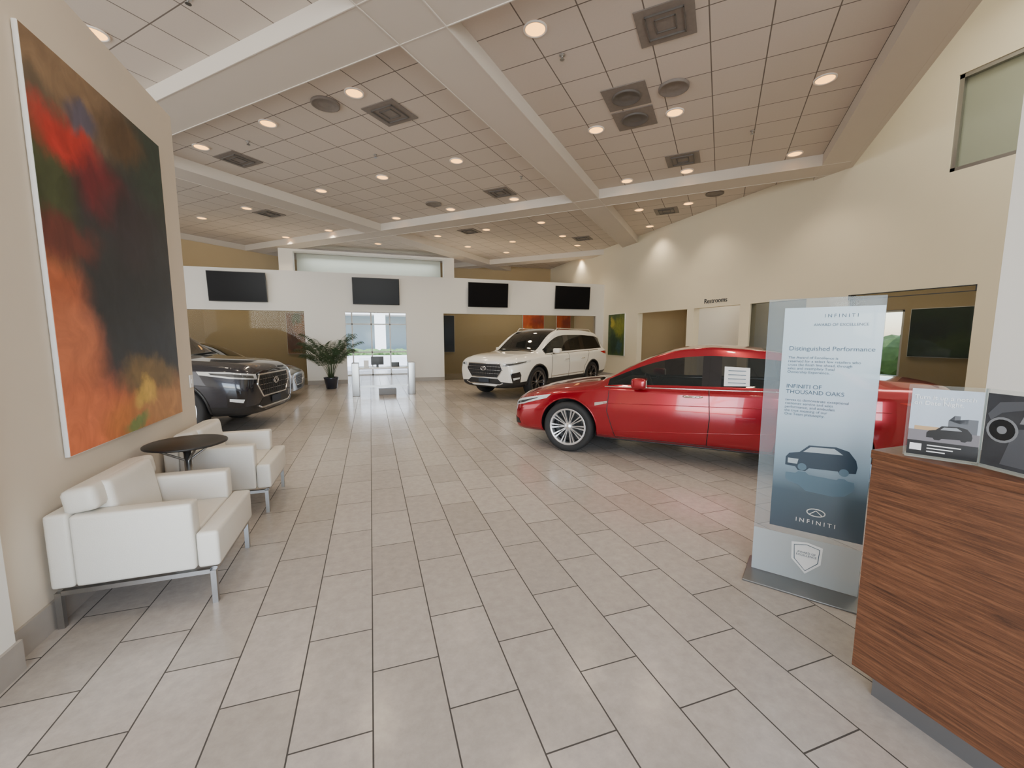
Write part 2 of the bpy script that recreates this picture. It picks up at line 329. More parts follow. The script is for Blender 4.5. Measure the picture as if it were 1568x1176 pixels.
# ------------------------------------------------------------------ paintings
def painting(name,x0,x1,y0,y1,z0,z1,face,m):
    e=empty(name,((x0+x1)/2,(y0+y1)/2,(z0+z1)/2)); cx,cy,cz=e.location
    x0-=cx;x1-=cx;y0-=cy;y1-=cy;z0-=cz;z1-=cz
    box('canvas',x0,x1,y0,y1,z0,z1,M['paper'],e,bev=.004,seg=1)
    t=.002
    if face=='+X': box('painted_face',x1,x1+t,y0+.005,y1-.005,z0+.005,z1-.005,m,e)
    if face=='-X': box('painted_face',x0-t,x0,y0+.01,y1-.01,z0+.01,z1-.01,m,e)
    if face=='-Y': box('painted_face',x0+.01,x1-.01,y0-t,y0,z0+.01,z1-.01,m,e)
    return e
A1=artmat('abstract_oil_painting',(.026,.029,.034),[(.15,.98,.65,.2,(.24,.155,.09)),(.98,.90,.46,.22,(.024,.048,.036)),(.62,.93,.22,.08,(.10,.06,.03)),(.03,.66,.2,.26,(.055,.07,.03)),(.02,.86,.16,.07,(.12,.09,.06)),(.20,.80,.25,.085,(.50,.03,.025)),(.42,.72,.24,.12,(.15,.012,.024)),(.30,.89,.14,.05,(.10,.09,.13)),(.1,.55,.25,.07,(.13,.03,.025)),
 (.0,.40,.26,.13,(.46,.12,.05)),(.04,.27,.30,.13,(.58,.17,.075)),(.10,.07,.50,.16,(.72,.19,.08)),(.50,.04,.34,.11,(.58,.19,.05)),(.85,.06,.42,.14,(.46,.22,.085)),(.68,.175,.34,.07,(.20,.13,.05)),(.60,.10,.12,.055,(.66,.42,.09)),(.50,.012,.14,.03,(.18,.24,.07)),(.66,.42,.42,.21,(.018,.02,.026)),(.62,.64,.3,.16,(.028,.022,.03))],'Y',.12,2.8)
painting('abstract_painting',-1.655,-1.63,2.97,4.47,.87,3.14,'+X',A1)
A2=artmat('green_painting_mat',(.05,.09,.03),[(.3,.7,.4,.3,(.18,.2,.03)),(.6,.3,.4,.3,(.02,.05,.03)),(.7,.8,.2,.2,(.35,.3,.04)),(.3,.2,.2,.2,(.03,.08,.09))],'Y',.3,4)
painting('wall_painting',8.75,8.795,13.2,14.3,.83,2.38,'-X',A2)
A3=artmat('swirl_painting_mat',(.30,.18,.10),[(.5,.55,.7,.2,(.75,.68,.58)),(.5,.4,.6,.14,(.1,.05,.03)),(.6,.8,.5,.2,(.45,.22,.1)),(.4,.15,.5,.2,(.5,.4,.3))],'Y',.25,2)
painting('wall_painting',11.33,11.395,10.3,11.5,1.2,2.25,'-X',A3)
painting('wall_painting',11.33,11.395,8.6,9.85,1.2,2.25,'-X',A3)
A4=artmat('teal_painting_mat',(.02,.045,.035),[(.3,.3,.4,.3,(.04,.08,.04)),(.7,.6,.4,.3,(.015,.03,.04))],'Y',.3,4)
painting('wall_painting',11.33,11.395,4.9,6.05,1.1,2.15,'-X',A4)
painting('wall_painting',11.33,11.395,11.9,13.0,1.1,2.2,'-X',A4)
A5=artmat('orange_painting_mat',(.7,.12,.03),[(.3,.3,.4,.3,(.8,.3,.05)),(.7,.7,.4,.3,(.35,.04,.02))],'X',.3,4)
painting('wall_painting',6.3,7.3,17.24,17.295,1.3,2.6,'-Y',A5)
painting('wall_painting',7.9,8.6,17.24,17.295,1.3,2.5,'-Y',A5)
A6=artmat('brown_painting_mat',(.3,.14,.06),[(.3,.3,.4,.3,(.14,.06,.04)),(.7,.7,.4,.3,(.45,.2,.06)),(.5,.9,.3,.2,(.2,.22,.1))],'X',.3,4)
painting('wall_painting',-2.9,-2.2,17.24,17.295,.9,2.4,'-Y',A6)
painting('wall_painting',2.7,3.3,17.24,17.295,.9,2.4,'-Y',artmat('blue_painting_mat',(.01,.02,.06),[(.5,.5,.4,.3,(.02,.04,.1))],'X',.3,4))
# ------------------------------------------------------------------ TVs
for a,b_,z0,z1 in ((-4.45,-2.93,2.58,3.45),(-.5,.96,2.58,3.43),(3.29,4.76,2.58,3.43),(6.62,8.08,2.58,3.43)):
    e=empty('wall_mounted_tv',((a+b_)/2,14.6,(z0+z1)/2)); e.rotation_euler=(math.radians(5),0,0)
    w=(b_-a)/2; h=(z1-z0)/2
    box('casing',-w,w,-.02,.02,-h,h,M['black'],e,bev=.008); box('screen',-w+.015,w-.015,-.023,-.019,-h+.02,h-.015,M['screen'],e)
    box('bracket',-.2,.2,.02,.10,-.2,.15,M['black'],e)
# ------------------------------------------------------------------ armchairs
def armchair(y0,name='armchair'):
    e=empty(name,(-1.26,y0+.36,0))
    L=M['leather']
    for s,nm in ((-1,'near'),(1,'far')):
        ya,yb=(-.36,-.25) if s<0 else (.25,.36)
        box('arm_'+nm,-.27,.27,ya,yb,.225,.615,L,e,bev=.02)
    box('seat_cushion',-.265,.272,-.248,.248,.24,.435,L,e,bev=.022)
    box('seat_front',.274,.385,-.352,.352,.225,.437,L,e,bev=.022)
    b=box('backrest',-.075,.075,-.245,.245,-.14,.19,L,e,bev=.04,seg=4); b.location=(-.185,0,.565); b.rotation_euler=(0,math.radians(-8),0)
    b=box('back_bolster',-.075,.08,-.34,.34,.0,.135,L,e,bev=.045,seg=4); b.location=(-.225,0,.618); b.rotation_euler=(0,math.radians(-8),0)
    box('back_panel',-.375,-.272,-.36,.36,.225,.63,L,e,bev=.02)
    bm=bmesh.new(); t=.014
    for x in (-.355,.345):
        for y in (-.335,.335): addbox(bm,x-t,x+t,y-t,y+t,0,.2)
        addbox(bm,x-t,x+t,-.32,.32,.185,.21)
    for y in (-.335,.335): addbox(bm,-.34,.33,y-t,y+t,.185,.21)
    frombm('steel_leg_frame',bm,M['steel'],e)
    for x in (-.2,.15): box('frame_block_%d'%int(x*100),x,x+.1,-.3,.3,.208,.226,M['steel'],e)
armchair(2.71); armchair(4.04)
e=empty('side_table',(-1.35,3.72,0))
latheobj('round_top',[(.001,.735),(.24,.735),(.262,.742),(.262,.752),(.25,.757),(.001,.757)],M['black'],e,40)
latheobj('pedestal',[(.03,.01),(.025,.05),(.025,.735)],M['steel'],e,20); latheobj('base_disc',[(.2,0),(.2,.012),(.03,.02)],M['steel'],e,32)
for k in range(4):
    a=k*math.pi/2+.6; tube('brace_%d'%k,[(0.02*math.cos(a),.02*math.sin(a),.62),(.2*math.cos(a),.2*math.sin(a),.735)],.008,M['steel'],e)
e=empty('wall_switch',(-1.653,4.78,1.12))
box('plate',-.004,.006,-.035,.035,-.06,.06,M['paper'],e,bev=.003); box('toggle',.006,.012,-.012,.012,-.02,.02,M['paper'],e)
# ------------------------------------------------------------------ reception desk
e=empty('reception_desk',(1.95,1.12,0))
box('front_panel',0,.05,-3.2,0,.12,1.05,M['wood'],e)
box('end_panel',.05,.40,-.05,0,.12,1.05,M['wood'],e)
box('counter_top',-.005,.42,-3.2,.005,1.05,1.085,M['wood'],e,bev=.004)
box('inner_panel',.37,.42,-3.2,-.05,.12,1.05,M['wood'],e)
box('toe_kick',.06,.36,-3.2,-.05,0,.12,mat('toe_kick_metal',(.25,.26,.28),.35,.8),e)
box('work_surface',.42,1.1,-3.2,-.02,.72,.76,M['wood'],e); box('work_surface_side',1.05,1.1,-3.2,-.02,0,.72,M['wood'],e)
def flat(name,pts,x,z,sc,m,par,y=-.0072):
    bm=bmesh.new(); vs=[bm.verts.new((x+px*sc,y,z+pz*sc)) for px,pz in pts]; bm.faces.new(vs); bmesh.ops.triangulate(bm,faces=bm.faces[:]); return frombm(name,bm,m,par)
suv=[(-1,.05),(-1,.35),(-.9,.5),(-.6,.58),(-.35,.85),(.4,.9),(.75,.8),(.95,.52),(1,.3),(.97,.08),(.8,.06),(.72,-.02),(.55,-.02),(.5,.08),(-.3,.04),(-.4,-.08),(-.62,-.08),(-.7,.04)]
rect=lambda a,b_,c,d:[(a,c),(b_,c),(b_,d),(a,d)]
def holder(name,p0,p1,h,mt):
    dx,dy=p1[0]-p0[0],p1[1]-p0[1]; w=math.hypot(dx,dy); e=empty(name,(p0[0],p0[1],1.086),math.atan2(dy,dx))
    box('acrylic_panel',-.006,w+.006,-.004,.004,0,h+.008,M['glass'],e); box('acrylic_foot',0,w,-.035,.045,0,.004,M['glass'],e)
    box('printed_sheet',.004,w-.004,-.0062,-.0045,.006,h-.006,mt,e)
    return e,w
P1=mat('printed_flyer',(.42,.49,.58),.25,noise=.15,nscale=12)
P2=mat('printed_flyer_dark',(.05,.055,.065),.2,noise=.5,nscale=14)
e,w=holder('acrylic_sign_holder',(2.0,1.04),(2.09,.865),.27,P1)
mm=lambda x,z:Matrix.Translation((x,-.0078,z))@Matrix.Rotation(math.pi/2,4,'X')
text('heading','Turn it up a notch\non Date Night.',.022,mm(.012,.225),M['textw'],e,'LEFT',.0003)
pd=mat('flyer_black',(.015,.017,.02),.2); pg=mat('flyer_gray',(.25,.27,.30),.3); pw=mat('flyer_white',(.75,.75,.75),.4); po=mat('flyer_warm',(.45,.30,.16),.3); pdg=mat('flyer_darkgray',(.10,.11,.13),.3)
flat('band',rect(.004,w-.004,.006,.062),0,0,1,pd,e,-.0066); flat('road_band',rect(.004,w-.004,.062,.105),0,0,1,mat('flyer_dusk',(.16,.15,.17),.3),e,-.0066)
flat('skyline',[(.11,.105),(.11,.15),(.125,.15),(.125,.17),(.14,.17),(.14,.14),(.16,.14),(.16,.16),(.185,.16),(.185,.105)],0,0,1,pdg,e,-.0067)
flat('street_glow',rect(.02,.09,.105,.12),0,0,1,po,e,-.0067)
flat('car_picture',suv,.115,.075,.06,pd,e,-.0070); flat('car_window',[(-.4,.6),(-.25,.78),(.3,.82),(.55,.64)],.115,.075,.06,pg,e,-.0074); flat('badge',rect(.012,.045,.024,.05),0,0,1,pw,e)
for k in range(3): flat('copy_line',rect(.06,.15-.02*k,.045-.012*k,.049-.012*k),0,0,1,pw,e)
e,w=holder('acrylic_sign_holder',(2.09,.86),(2.03,.62),.27,P2)
flat('dash_shape',[(.01,.19),(.04,.235),(.12,.25),(.235,.25),(.235,.225),(.12,.222),(.05,.20),(.02,.17)],0,0,1,pdg,e,-.0068)
flat('screen_shape',[(.10,.17),(.115,.215),(.18,.22),(.175,.175)],0,0,1,pg,e,-.0070)
flat('console_shape',[(.06,.02),(.09,.15),(.15,.16),(.17,.02)],0,0,1,pdg,e,-.0068)
def disc(cx,cz,r,n=20): return [(cx+r*math.cos(2*math.pi*k/n),cz+r*math.sin(2*math.pi*k/n)) for k in range(n)]
flat('wheel_outer',disc(.055,.14,.045),0,0,1,pg,e,-.0072); flat('wheel_inner',disc(.055,.14,.037),0,0,1,pd,e,-.0074); flat('wheel_hub',disc(.055,.14,.014),0,0,1,pg,e,-.0076)
flat('seat_shape',[(.17,.02),(.175,.12),(.20,.15),(.235,.14),(.235,.02)],0,0,1,po,e,-.0068)
# ------------------------------------------------------------------ glass award sign
ang=math.atan2(1.547-2.0,2.687-2.371); SW=.552
e=empty('glass_award_sign',(2.371,2.0,0),ang)
box('base_plate',-.03,SW+.05,-.19,.17,0,.012,mat('base_plate_metal',(.22,.23,.24),.35,.7),e,bev=.004)
G=glassmat('sign_glass',(.62,.72,.78),.12)
box('glass_panel',0,SW,-.006,.006,.012,1.775,G,e)
def printmat():
    m,nt,b=newmat('sign_print'); N=nt.nodes; L=nt.links
    tc=N.new('ShaderNodeTexCoord'); sx=N.new('ShaderNodeSeparateXYZ'); L.new(tc.outputs['Generated'],sx.inputs[0])
    cr=N.new('ShaderNodeValToRGB'); E=cr.color_ramp.elements; E[0].position=0; E[0].color=(.075,.105,.14,1); E[1].position=1; E[1].color=(.62,.76,.85,1)
    k=E.new(.18); k.color=(.09,.14,.185,1); k=E.new(.33); k.color=(.30,.43,.54,1); k=E.new(.5); k.color=(.55,.69,.80,1)
    L.new(sx.outputs[2],cr.inputs[0]); L.new(cr.outputs[0],b.inputs['Base Color']); b.inputs['Roughness'].default_value=.2
    a=N.new('ShaderNodeMapRange'); a.inputs[1].default_value=.3; a.inputs[2].default_value=.7; a.inputs[3].default_value=.93; a.inputs[4].default_value=.70
    L.new(sx.outputs[2],a.inputs[0]); L.new(a.outputs[0],b.inputs['Alpha']); return m
box('printed_panel',.085,SW-.002,-.0085,-.0065,.34,1.72,printmat(),e)
box('frosted_foot',.0,SW-.002,-.0085,-.0065,.014,.30,mat('frosted_film',(.55,.62,.66),.3,alpha=.6),e)
def st(body,z,size,m,x=.32,al='CENTER'):
    mt=Matrix.Translation((x,-.0098,z))@Matrix.Rotation(math.pi/2,4,'X'); text('lettering',body,size,mt,m,e,al,.0003)
st('I N F I N I T I',1.66,.028,M['text'],.36); st('AWARD OF EXCELLENCE',1.61,.022,M['text'],.36)
st('Distinguished Performance',1.465,.037,M['text'],.12,'LEFT')
st('The Award of Excellence is\nreserved for a select few retailers who\ncross the finish line ahead, through\nsales and exemplary Total\nOwnership Experience.',1.415,.022,M['text'],.12,'LEFT')
st('INFINITI OF\nTHOUSAND OAKS',1.235,.034,M['text'],.12,'LEFT')
st('serves to demonstrate exceptional\ncustomer service and sales\nperformance, and embodies\nthe true meaning of our\nOne Team philosophy.',1.155,.022,M['text'],.12,'LEFT')
st('I N F I N I T I',.40,.036,M['textw'],.32)
dk=mat('print_dark_blue',(.02,.045,.075),.3); dl=mat('print_mid_blue',(.10,.18,.25),.3); dp=mat('print_pale',(.45,.55,.62),.3)
flat('car_picture',suv,.32,.74,.175,dk,e,-.0100); flat('car_picture_reflection',[(a,-b_*.75) for a,b_ in suv],.32,.71,.17,dl,e,-.0100)
flat('car_picture_window',[(-.5,.6),(-.3,.8),(.35,.84),(.6,.66)],.32,.74,.175,dp,e,-.0108)
flat('car_picture_grille',[(-.93,.14),(-.93,.32),(-.62,.32),(-.65,.14)],.32,.74,.175,dp,e,-.0108)
for cx_ in (-.5,.66): flat('car_picture_wheel',disc(cx_,.06,.13),.32,.74,.175,dl,e,-.0110)
def ringpts(cx,cz,rx,rz,n=24): return [(cx+rx*math.cos(2*math.pi*k/n),-.0105,cz+rz*math.sin(2*math.pi*k/n)) for k in range(n)]
tube('oval_emblem',ringpts(.32,.475,.045,.023),.003,M['textw'],e,True)
tube('emblem_peak',[(.29,-.0105,.462),(.32,-.0105,.488),(.35,-.0105,.462)],.0025,M['textw'],e)
flat('shield_logo',[(-.08,.14),(0,.155),(.08,.14),(.075,.03),(0,-.05),(-.075,.03)],.29,.12,1,M['textw'],e,-.0100)
tube('shield_outline',[(.29+a,-.011,.12+b_) for a,b_ in [(-.065,.125),(0,.14),(.065,.125),(.06,.035),(0,-.03),(-.06,.035)]],.002,M['text'],e,True)
t=Matrix.Translation((.29,-.0112,.20))@Matrix.Rotation(math.pi/2,4,'X'); text('shield_text','AWARD OF\nEXCELLENCE',.018,t,M['text'],e,'CENTER',.0003)
mt=Matrix(((0,0,-1,8.795),(-1,0,0,9.05),(0,1,0,2.45),(0,0,0,1)))
text('restroom_sign_lettering','Restrooms',.18,mt,M['ink'],None,'CENTER',.006)
# ------------------------------------------------------------------ display table in front of door
e=empty('display_table',(.31,11.65,0))
box('end_panel_left',-.80,-.62,-.2,.2,0,.86,M['steel'],e,bev=.01); box('end_panel_right',.62,.80,-.2,.2,0,.86,M['steel'],e,bev=.01)
box('table_top',-.62,.62,-.28,.28,.70,.74,mat('white_laminate',(.75,.76,.76),.2,coat=.3),e,bev=.01)
box('glass_screen',-.62,.62,.05,.06,.72,.98,M['glass'],e)
box('monitor',-.32,.0,-.02,.0,.80,1.02,M['black'],e,bev=.005); box('monitor_stand',-.19,-.13,-.01,.06,.74,.82,M['black'],e); box('card_holder',-.50,-.38,-.05,0,.74,.92,M['paper'],e,bev=.004); box('brochure_box',.2,.4,-.05,.05,.74,.86,M['black'],e,bev=.004)
box('cabinet',-.15,.3,-.12,.12,0.0,.16,mat('gray_box',(.2,.2,.21),.5),e,bev=.01); box('cross_rail',-.62,.62,-.02,.02,.2,.25,M['steel'],e)
# ------------------------------------------------------------------ palm
def palm(x,y):
    e=empty('potted_palm',(x,y,0))
    latheobj('pot',[(.13,0),(.15,.02),(.2,.3),(.215,.34),(.2,.345),(.18,.31)],M['pot'],e,28); latheobj('soil',[(.185,.29),(.185,.31)],M['soil'],e,20)
    bm=bmesh.new()
    for k in range(26):
        az=k*2.399; el=random.uniform(1.12,1.5); Lf=random.uniform(1.15,1.65)
        p=Vector((.06*math.cos(az),.06*math.sin(az),.3)); d=Vector((math.cos(az)*math.cos(el),math.sin(az)*math.cos(el),math.sin(el))); n=16
        side=Vector((-math.sin(az),math.cos(az),0)); prev=p.copy()
        for i in range(n):
            q=prev+d*(Lf/n); d.z-=.13*(i/n)**1.3*1.6; d+=Vector((math.cos(az),math.sin(az),0))*.015*(1+i/6); d.normalize()
            w=.007*(1-i/n)+.003
            bm.faces.new([bm.verts.new(c) for c in (prev-side*w,prev+side*w,q+side*w,q-side*w)])
            if i>5:
                ll=.24*math.sin(math.pi*min(1,(i-3)/(n-1)))+.05
                for sg in (-1,1):
                    for hh in (0,.5):
                        b0=prev+(q-prev)*hh; tip=b0+side*sg*ll*.8+d*ll*.6-Vector((0,0,ll*.5)); u=d*.012
                        mid=(b0+tip)/2+Vector((0,0,.02))
                        bm.faces.new([bm.verts.new(c) for c in (b0-u*.5,mid-u,tip,mid+u,b0+u*.5)])
            prev=q
    frombm('fronds',bm,M['leaf'],e)
palm(-1.15,13.45)
# ------------------------------------------------------------------ office furniture behind right wall
e=empty('office_desk',(10.1,11.3,0))
box('desk_top',-.4,.4,-.8,.8,.72,.76,M['wood'],e); box('desk_front',-.4,-.36,-.8,.8,0,.72,M['wood'],e); box('desk_side',-.36,.4,-.8,-.76,0,.72,M['wood'],e); box('desk_side_2',-.36,.4,.76,.8,0,.72,M['wood'],e)
e=empty('computer_monitor',(10.05,11.0,.762)); box('screen_panel',-.02,.02,-.28,.28,.12,.46,M['black'],e,bev=.006); box('screen_face',-.024,-.02,-.26,.26,.14,.44,mat('lit_screen',(.2,.3,.35),.2,emit=(.3,.5,.6),es=.8),e); box('stand',-.02,.03,-.03,.03,0,.14,M['black'],e); box('foot',-.08,.08,-.1,.1,0,.01,M['black'],e)
# ------------------------------------------------------------------ cars
def lerp(a,b,t): return (a[0]+(b[0]-a[0])*t,a[1]+(b[1]-a[1])*t)
def car(name,kind,loc,heading,paint,glass,rimm,sticker=False):
    root=empty(name,(loc[0],loc[1],0),heading)
    if kind=='sedan':
        ax=1.425; R=.34
        S=[(-2.46,.36,.56,(.64,.44),(.68,.66),(.65,.90),(.60,.97),(.45,1.015),1.025),
           (-2.40,.27,.68,(.80,.40),(.83,.66),(.79,.95),(.73,1.035),(.5,1.065),1.08),
           (-2.1,.20,.76,(.87,.34),(.90,.64),(.86,.94),(.79,1.03),(.56,1.08),1.10),
           (-1.80,.19,.78,(.88,.33),(.91,.64),(.87,.93),(.80,1.01),(.62,1.09),1.115),
           (-1.55,.18,.79,(.88,.33),(.91,.64),(.87,.92),(.80,.97),(.60,1.19),1.21),
           (-1.2,.18,.79,(.875,.33),(.905,.64),(.87,.91),(.80,.955),(.585,1.325),1.345),
           (-.85,.17,.79,(.87,.33),(.90,.64),(.87,.90),(.80,.945),(.59,1.39),1.42),
           (-.31,.17,.79,(.865,.33),(.90,.64),(.865,.89),(.80,.935),(.605,1.42),1.45),
           (-.255,.17,.79,(.865,.33),(.90,.64),(.865,.89),(.80,.935),(.605,1.42),1.45),
           (.20,.17,.79,(.865,.33),(.90,.64),(.865,.885),(.80,.93),(.60,1.38),1.415),
           (.60,.17,.79,(.87,.33),(.90,.64),(.865,.88),(.80,.925),(.63,1.20),1.23),
           (.95,.17,.79,(.875,.33),(.905,.64),(.865,.87),(.80,.92),(.68,.99),1.02),
           (1.10,.18,.79,(.88,.33),(.905,.64),(.865,.86),(.79,.905),(.64,.945),.965),
           (1.5,.18,.78,(.88,.32),(.905,.62),(.86,.81),(.76,.86),(.6,.905),.925),
           (1.9,.18,.76,(.87,.30),(.895,.57),(.835,.74),(.73,.79),(.54,.83),.85),
           (2.14,.18,.72,(.82,.28),(.84,.51),(.775,.67),(.68,.72),(.48,.76),.78),
           (2.25,.19,.66,(.76,.28),(.77,.48),(.70,.62),(.61,.665),(.44,.695),.71),
           (2.31,.22,.56,(.66,.29),(.66,.46),(.60,.58),(.52,.615),(.36,.645),.66)]
        side=[(4,7),(8,11)]; top=[(3,6),(9,12)]; roofblack=None
        hp=[(-1.12,.845),(-.1,.845)]; RT=.06
    else:
        ax=1.45; R=.395
        S=[(-2.58,.46,.64,(.74,.54),(.79,.78),(.76,1.0),(.72,1.06),(.55,1.1),1.11),
           (-2.52,.36,.76,(.86,.50),(.91,.80),(.88,1.06),(.82,1.14),(.63,1.2),1.22),
           (-2.38,.30,.80,(.90,.46),(.95,.80),(.92,1.10),(.86,1.16),(.68,1.42),1.45),
           (-2.18,.28,.82,(.92,.44),(.965,.80),(.93,1.10),(.87,1.16),(.69,1.61),1.65),
           (-1.88,.26,.84,(.93,.43),(.975,.80),(.94,1.09),(.88,1.15),(.70,1.68),1.73),
           (-1.3,.24,.85,(.93,.42),(.975,.80),(.94,1.075),(.88,1.135),(.71,1.715),1.765),
           (-1.03,.24,.85,(.93,.42),(.97,.80),(.94,1.07),(.88,1.13),(.715,1.73),1.78),
           (-.96,.24,.85,(.93,.42),(.97,.80),(.94,1.07),(.88,1.13),(.715,1.73),1.78),
           (-.09,.24,.85,(.925,.42),(.965,.80),(.94,1.05),(.88,1.11),(.715,1.73),1.78),
           (-.02,.24,.85,(.925,.42),(.965,.80),(.94,1.05),(.88,1.11),(.715,1.73),1.775),
           (.35,.24,.85,(.925,.42),(.965,.80),(.94,1.045),(.88,1.105),(.70,1.68),1.72),
           (.75,.24,.85,(.93,.42),(.97,.80),(.94,1.04),(.88,1.10),(.72,1.46),1.495),
           (1.10,.24,.85,(.94,.42),(.975,.80),(.94,1.03),(.88,1.09),(.76,1.19),1.215),
           (1.24,.24,.84,(.94,.42),(.975,.80),(.94,1.025),(.87,1.085),(.72,1.13),1.155),
           (1.7,.25,.83,(.93,.42),(.97,.78),(.94,1.0),(.86,1.06),(.68,1.105),1.13),
           (2.1,.26,.80,(.92,.42),(.96,.75),(.91,.965),(.83,1.025),(.64,1.075),1.10),
           (2.32,.27,.76,(.88,.40),(.92,.72),(.87,.92),(.79,.985),(.59,1.035),1.055),
           (2.42,.29,.70,(.80,.41),(.84,.69),(.79,.87),(.71,.93),(.53,.975),.995),
           (2.47,.32,.60,(.70,.43),(.74,.68),(.70,.84),(.63,.89),(.45,.93),.945)]
        side=[(3,6),(7,8),(9,12)]; top=[(1,3),(10,13)]; roofblack=(4,10)
        hp=[(-.80,.92),(.1,.92)]; RT=.09
    ns=len(S)
    bm=bmesh.new(); rings=[]
    for (x,zb,yb,s,m_,h,g,r,zt) in S:
        q=(r[0]*.5,r[1]+(zt-r[1])*.75)
        half=[(0,zb),(yb,zb),s,m_,h,g,lerp(r,g,RT),r,lerp(r,q,.2),q,(0,zt)]
        ring=[bm.verts.new((x,half[0][0],half[0][1]))]+[bm.verts.new((x,a,b_)) for a,b_ in half[1:10]]+[bm.verts.new((x,0,zt))]+[bm.verts.new((x,-a,b_)) for a,b_ in reversed(half[1:10])]
        rings.append(ring)
    nr=20
    def within(i,L): return any(a<=i<b_ for a,b_ in L)
    for i in range(ns-1):
        for j in range(nr):
            f=bm.faces.new((rings[i][j],rings[i][(j+1)%nr],rings[i+1][(j+1)%nr],rings[i+1][j]))
            jj=j if j<10 else 19-j
            mi=0
            if jj==5 and within(i,side): mi=1
            elif jj in(8,9) and within(i,top): mi=1
            elif jj==5 and within(i,[(side[0][0],side[-1][1])]): mi=2
            elif jj in(8,9) and roofblack and roofblack[0]<=i<roofblack[1]: mi=2
            elif jj==0 or (jj==1 and kind=='suv'): mi=3
            f.material_index=mi; f.smooth=True
    for ri in (0,ns-1):
        rg=rings[ri]
        for j in range(10):
            a,b_=rg[j],rg[j+1]; c,d=rg[(nr-j-1)%nr],rg[(nr-j)%nr]
            vs=[]
            for v in (a,b_,c,d):
                if v not in vs: vs.append(v)
            f=bm.faces.new(vs); f.smooth=True; f.material_index=3 if j<1 else 0
    cl=bm.edges.layers.float.new('crease_edge')
    for i in range(ns-1):
        for j in (4,5,15,16,3,17):
            ed=bm.edges.get((rings[i][j],rings[i+1][j]))
            if ed: ed[cl]=.55 if j in(4,16) else .35
    ob=frombm('body_shell',bm,[M[paint],M[glass],M['blackgloss'],M['black']],root,True)
    ss=ob.modifiers.new('s','SUBSURF'); ss.levels=3; ss.render_levels=3
    dg=bpy.context.evaluated_depsgraph_get(); 
    sub=bpy.data.meshes.new_from_object(ob.evaluated_get(dg))
    bv=BVHTree.FromPolygons([v.co.copy() for v in sub.vertices],[tuple(p.vertices) for p in sub.polygons])
    cb=bmesh.new()
    for sx_ in (ax,-ax):
        for sd in (1,-1):
            mt=Matrix.Translation((sx_,sd*.85,R))@Matrix.Rotation(math.pi/2,4,'X')
            bmesh.ops.create_cone(cb,cap_ends=True,segments=48,radius1=R+.045,radius2=R+.045,depth=.52,matrix=mt)
    cut=frombm('cutter',cb,M['black'],root)
    bo=ob.modifiers.new('b','BOOLEAN'); bo.object=cut; bo.operation='DIFFERENCE'; bo.solver='EXACT'
    try: bo.material_mode='TRANSFER'
    except Exception: pass
    bpy.context.view_layer.update()
    dg=bpy.context.evaluated_depsgraph_get(); dg.update()
    fin=bpy.data.meshes.new_from_object(ob.evaluated_get(dg))
    ob.modifiers.clear(); ob.data=fin; bpy.data.objects.remove(cut)
    def cast(o,d):
        h=bv.ray_cast(Vector(o),Vector(d)); return h
    def sidept(x,z,sd,off=.003):
        h=cast((x,3*sd,z),(0,-sd,0))
        return (h[0]+Vector((0,sd,0))*off) if h[0] else None
    def frontpt(y,z,off=.003):
        h=cast((5,y,z),(-1,0,0)); return (h[0]+Vector((1,0,0))*off) if h[0] else None
    def sline(nm,pts,sd,r=.004,m=None,cyc=False,off=.0):
        out=[]; pp=pts+[pts[0]] if cyc else pts
        for a,b_ in zip(pp[:-1],pp[1:]):
            n=max(2,int(math.hypot(a[0]-b_[0],a[1]-b_[1])/.04))
            for k in range(n):
                t=k/n; p=sidept(a[0]+(b_[0]-a[0])*t,a[1]+(b_[1]-a[1])*t,sd,off)
                if p: out.append(p)
        p=sidept(pp[-1][0],pp[-1][1],sd,off)
        if p: out.append(p)
        if len(out)>1: tube(nm,out,r,m or M['black'],root)
    def fline(nm,pts,r,m,off=.003,cyc=False):
        out=[]; pp=pts+[pts[0]] if cyc else pts
        for a,b_ in zip(pp[:-1],pp[1:]):
            n=max(2,int(math.hypot(a[0]-b_[0],a[1]-b_[1])/.03))
            for k in range(n):
                t=k/n; p=frontpt(a[0]+(b_[0]-a[0])*t,a[1]+(b_[1]-a[1])*t,off)
                if p: out.append(p)
        p=frontpt(pp[-1][0],pp[-1][1],off)
        if p: out.append(p)
        if len(out)>1: tube(nm,out,r,m,root)
    def patch(nm,poly,orig,pu,d,m,off=.004,back=3):
        pu=Vector(pu).normalized(); d=Vector(d).normalized(); orig=Vector(orig)
        b2=bmesh.new(); vs=[b2.verts.new((a,b_,0)) for a,b_ in poly]; b2.faces.new(vs); bmesh.ops.triangulate(b2,faces=b2.faces[:])
        bmesh.ops.subdivide_edges(b2,edges=b2.edges[:],cuts=7,use_grid_fill=True)
        dead=[]
        for v in b2.verts:
            p=orig+pu*v.co.x; p.z=v.co.y
            h=cast(p-d*back,d)
            if h[0]: v.co=h[0]-d*off
            else: dead.append(v)
        bmesh.ops.delete(b2,geom=dead,context='VERTS')
        if len(b2.faces): 
            for f in b2.faces: f.smooth=True
            frombm(nm,b2,m,root,True)
        else: b2.free()
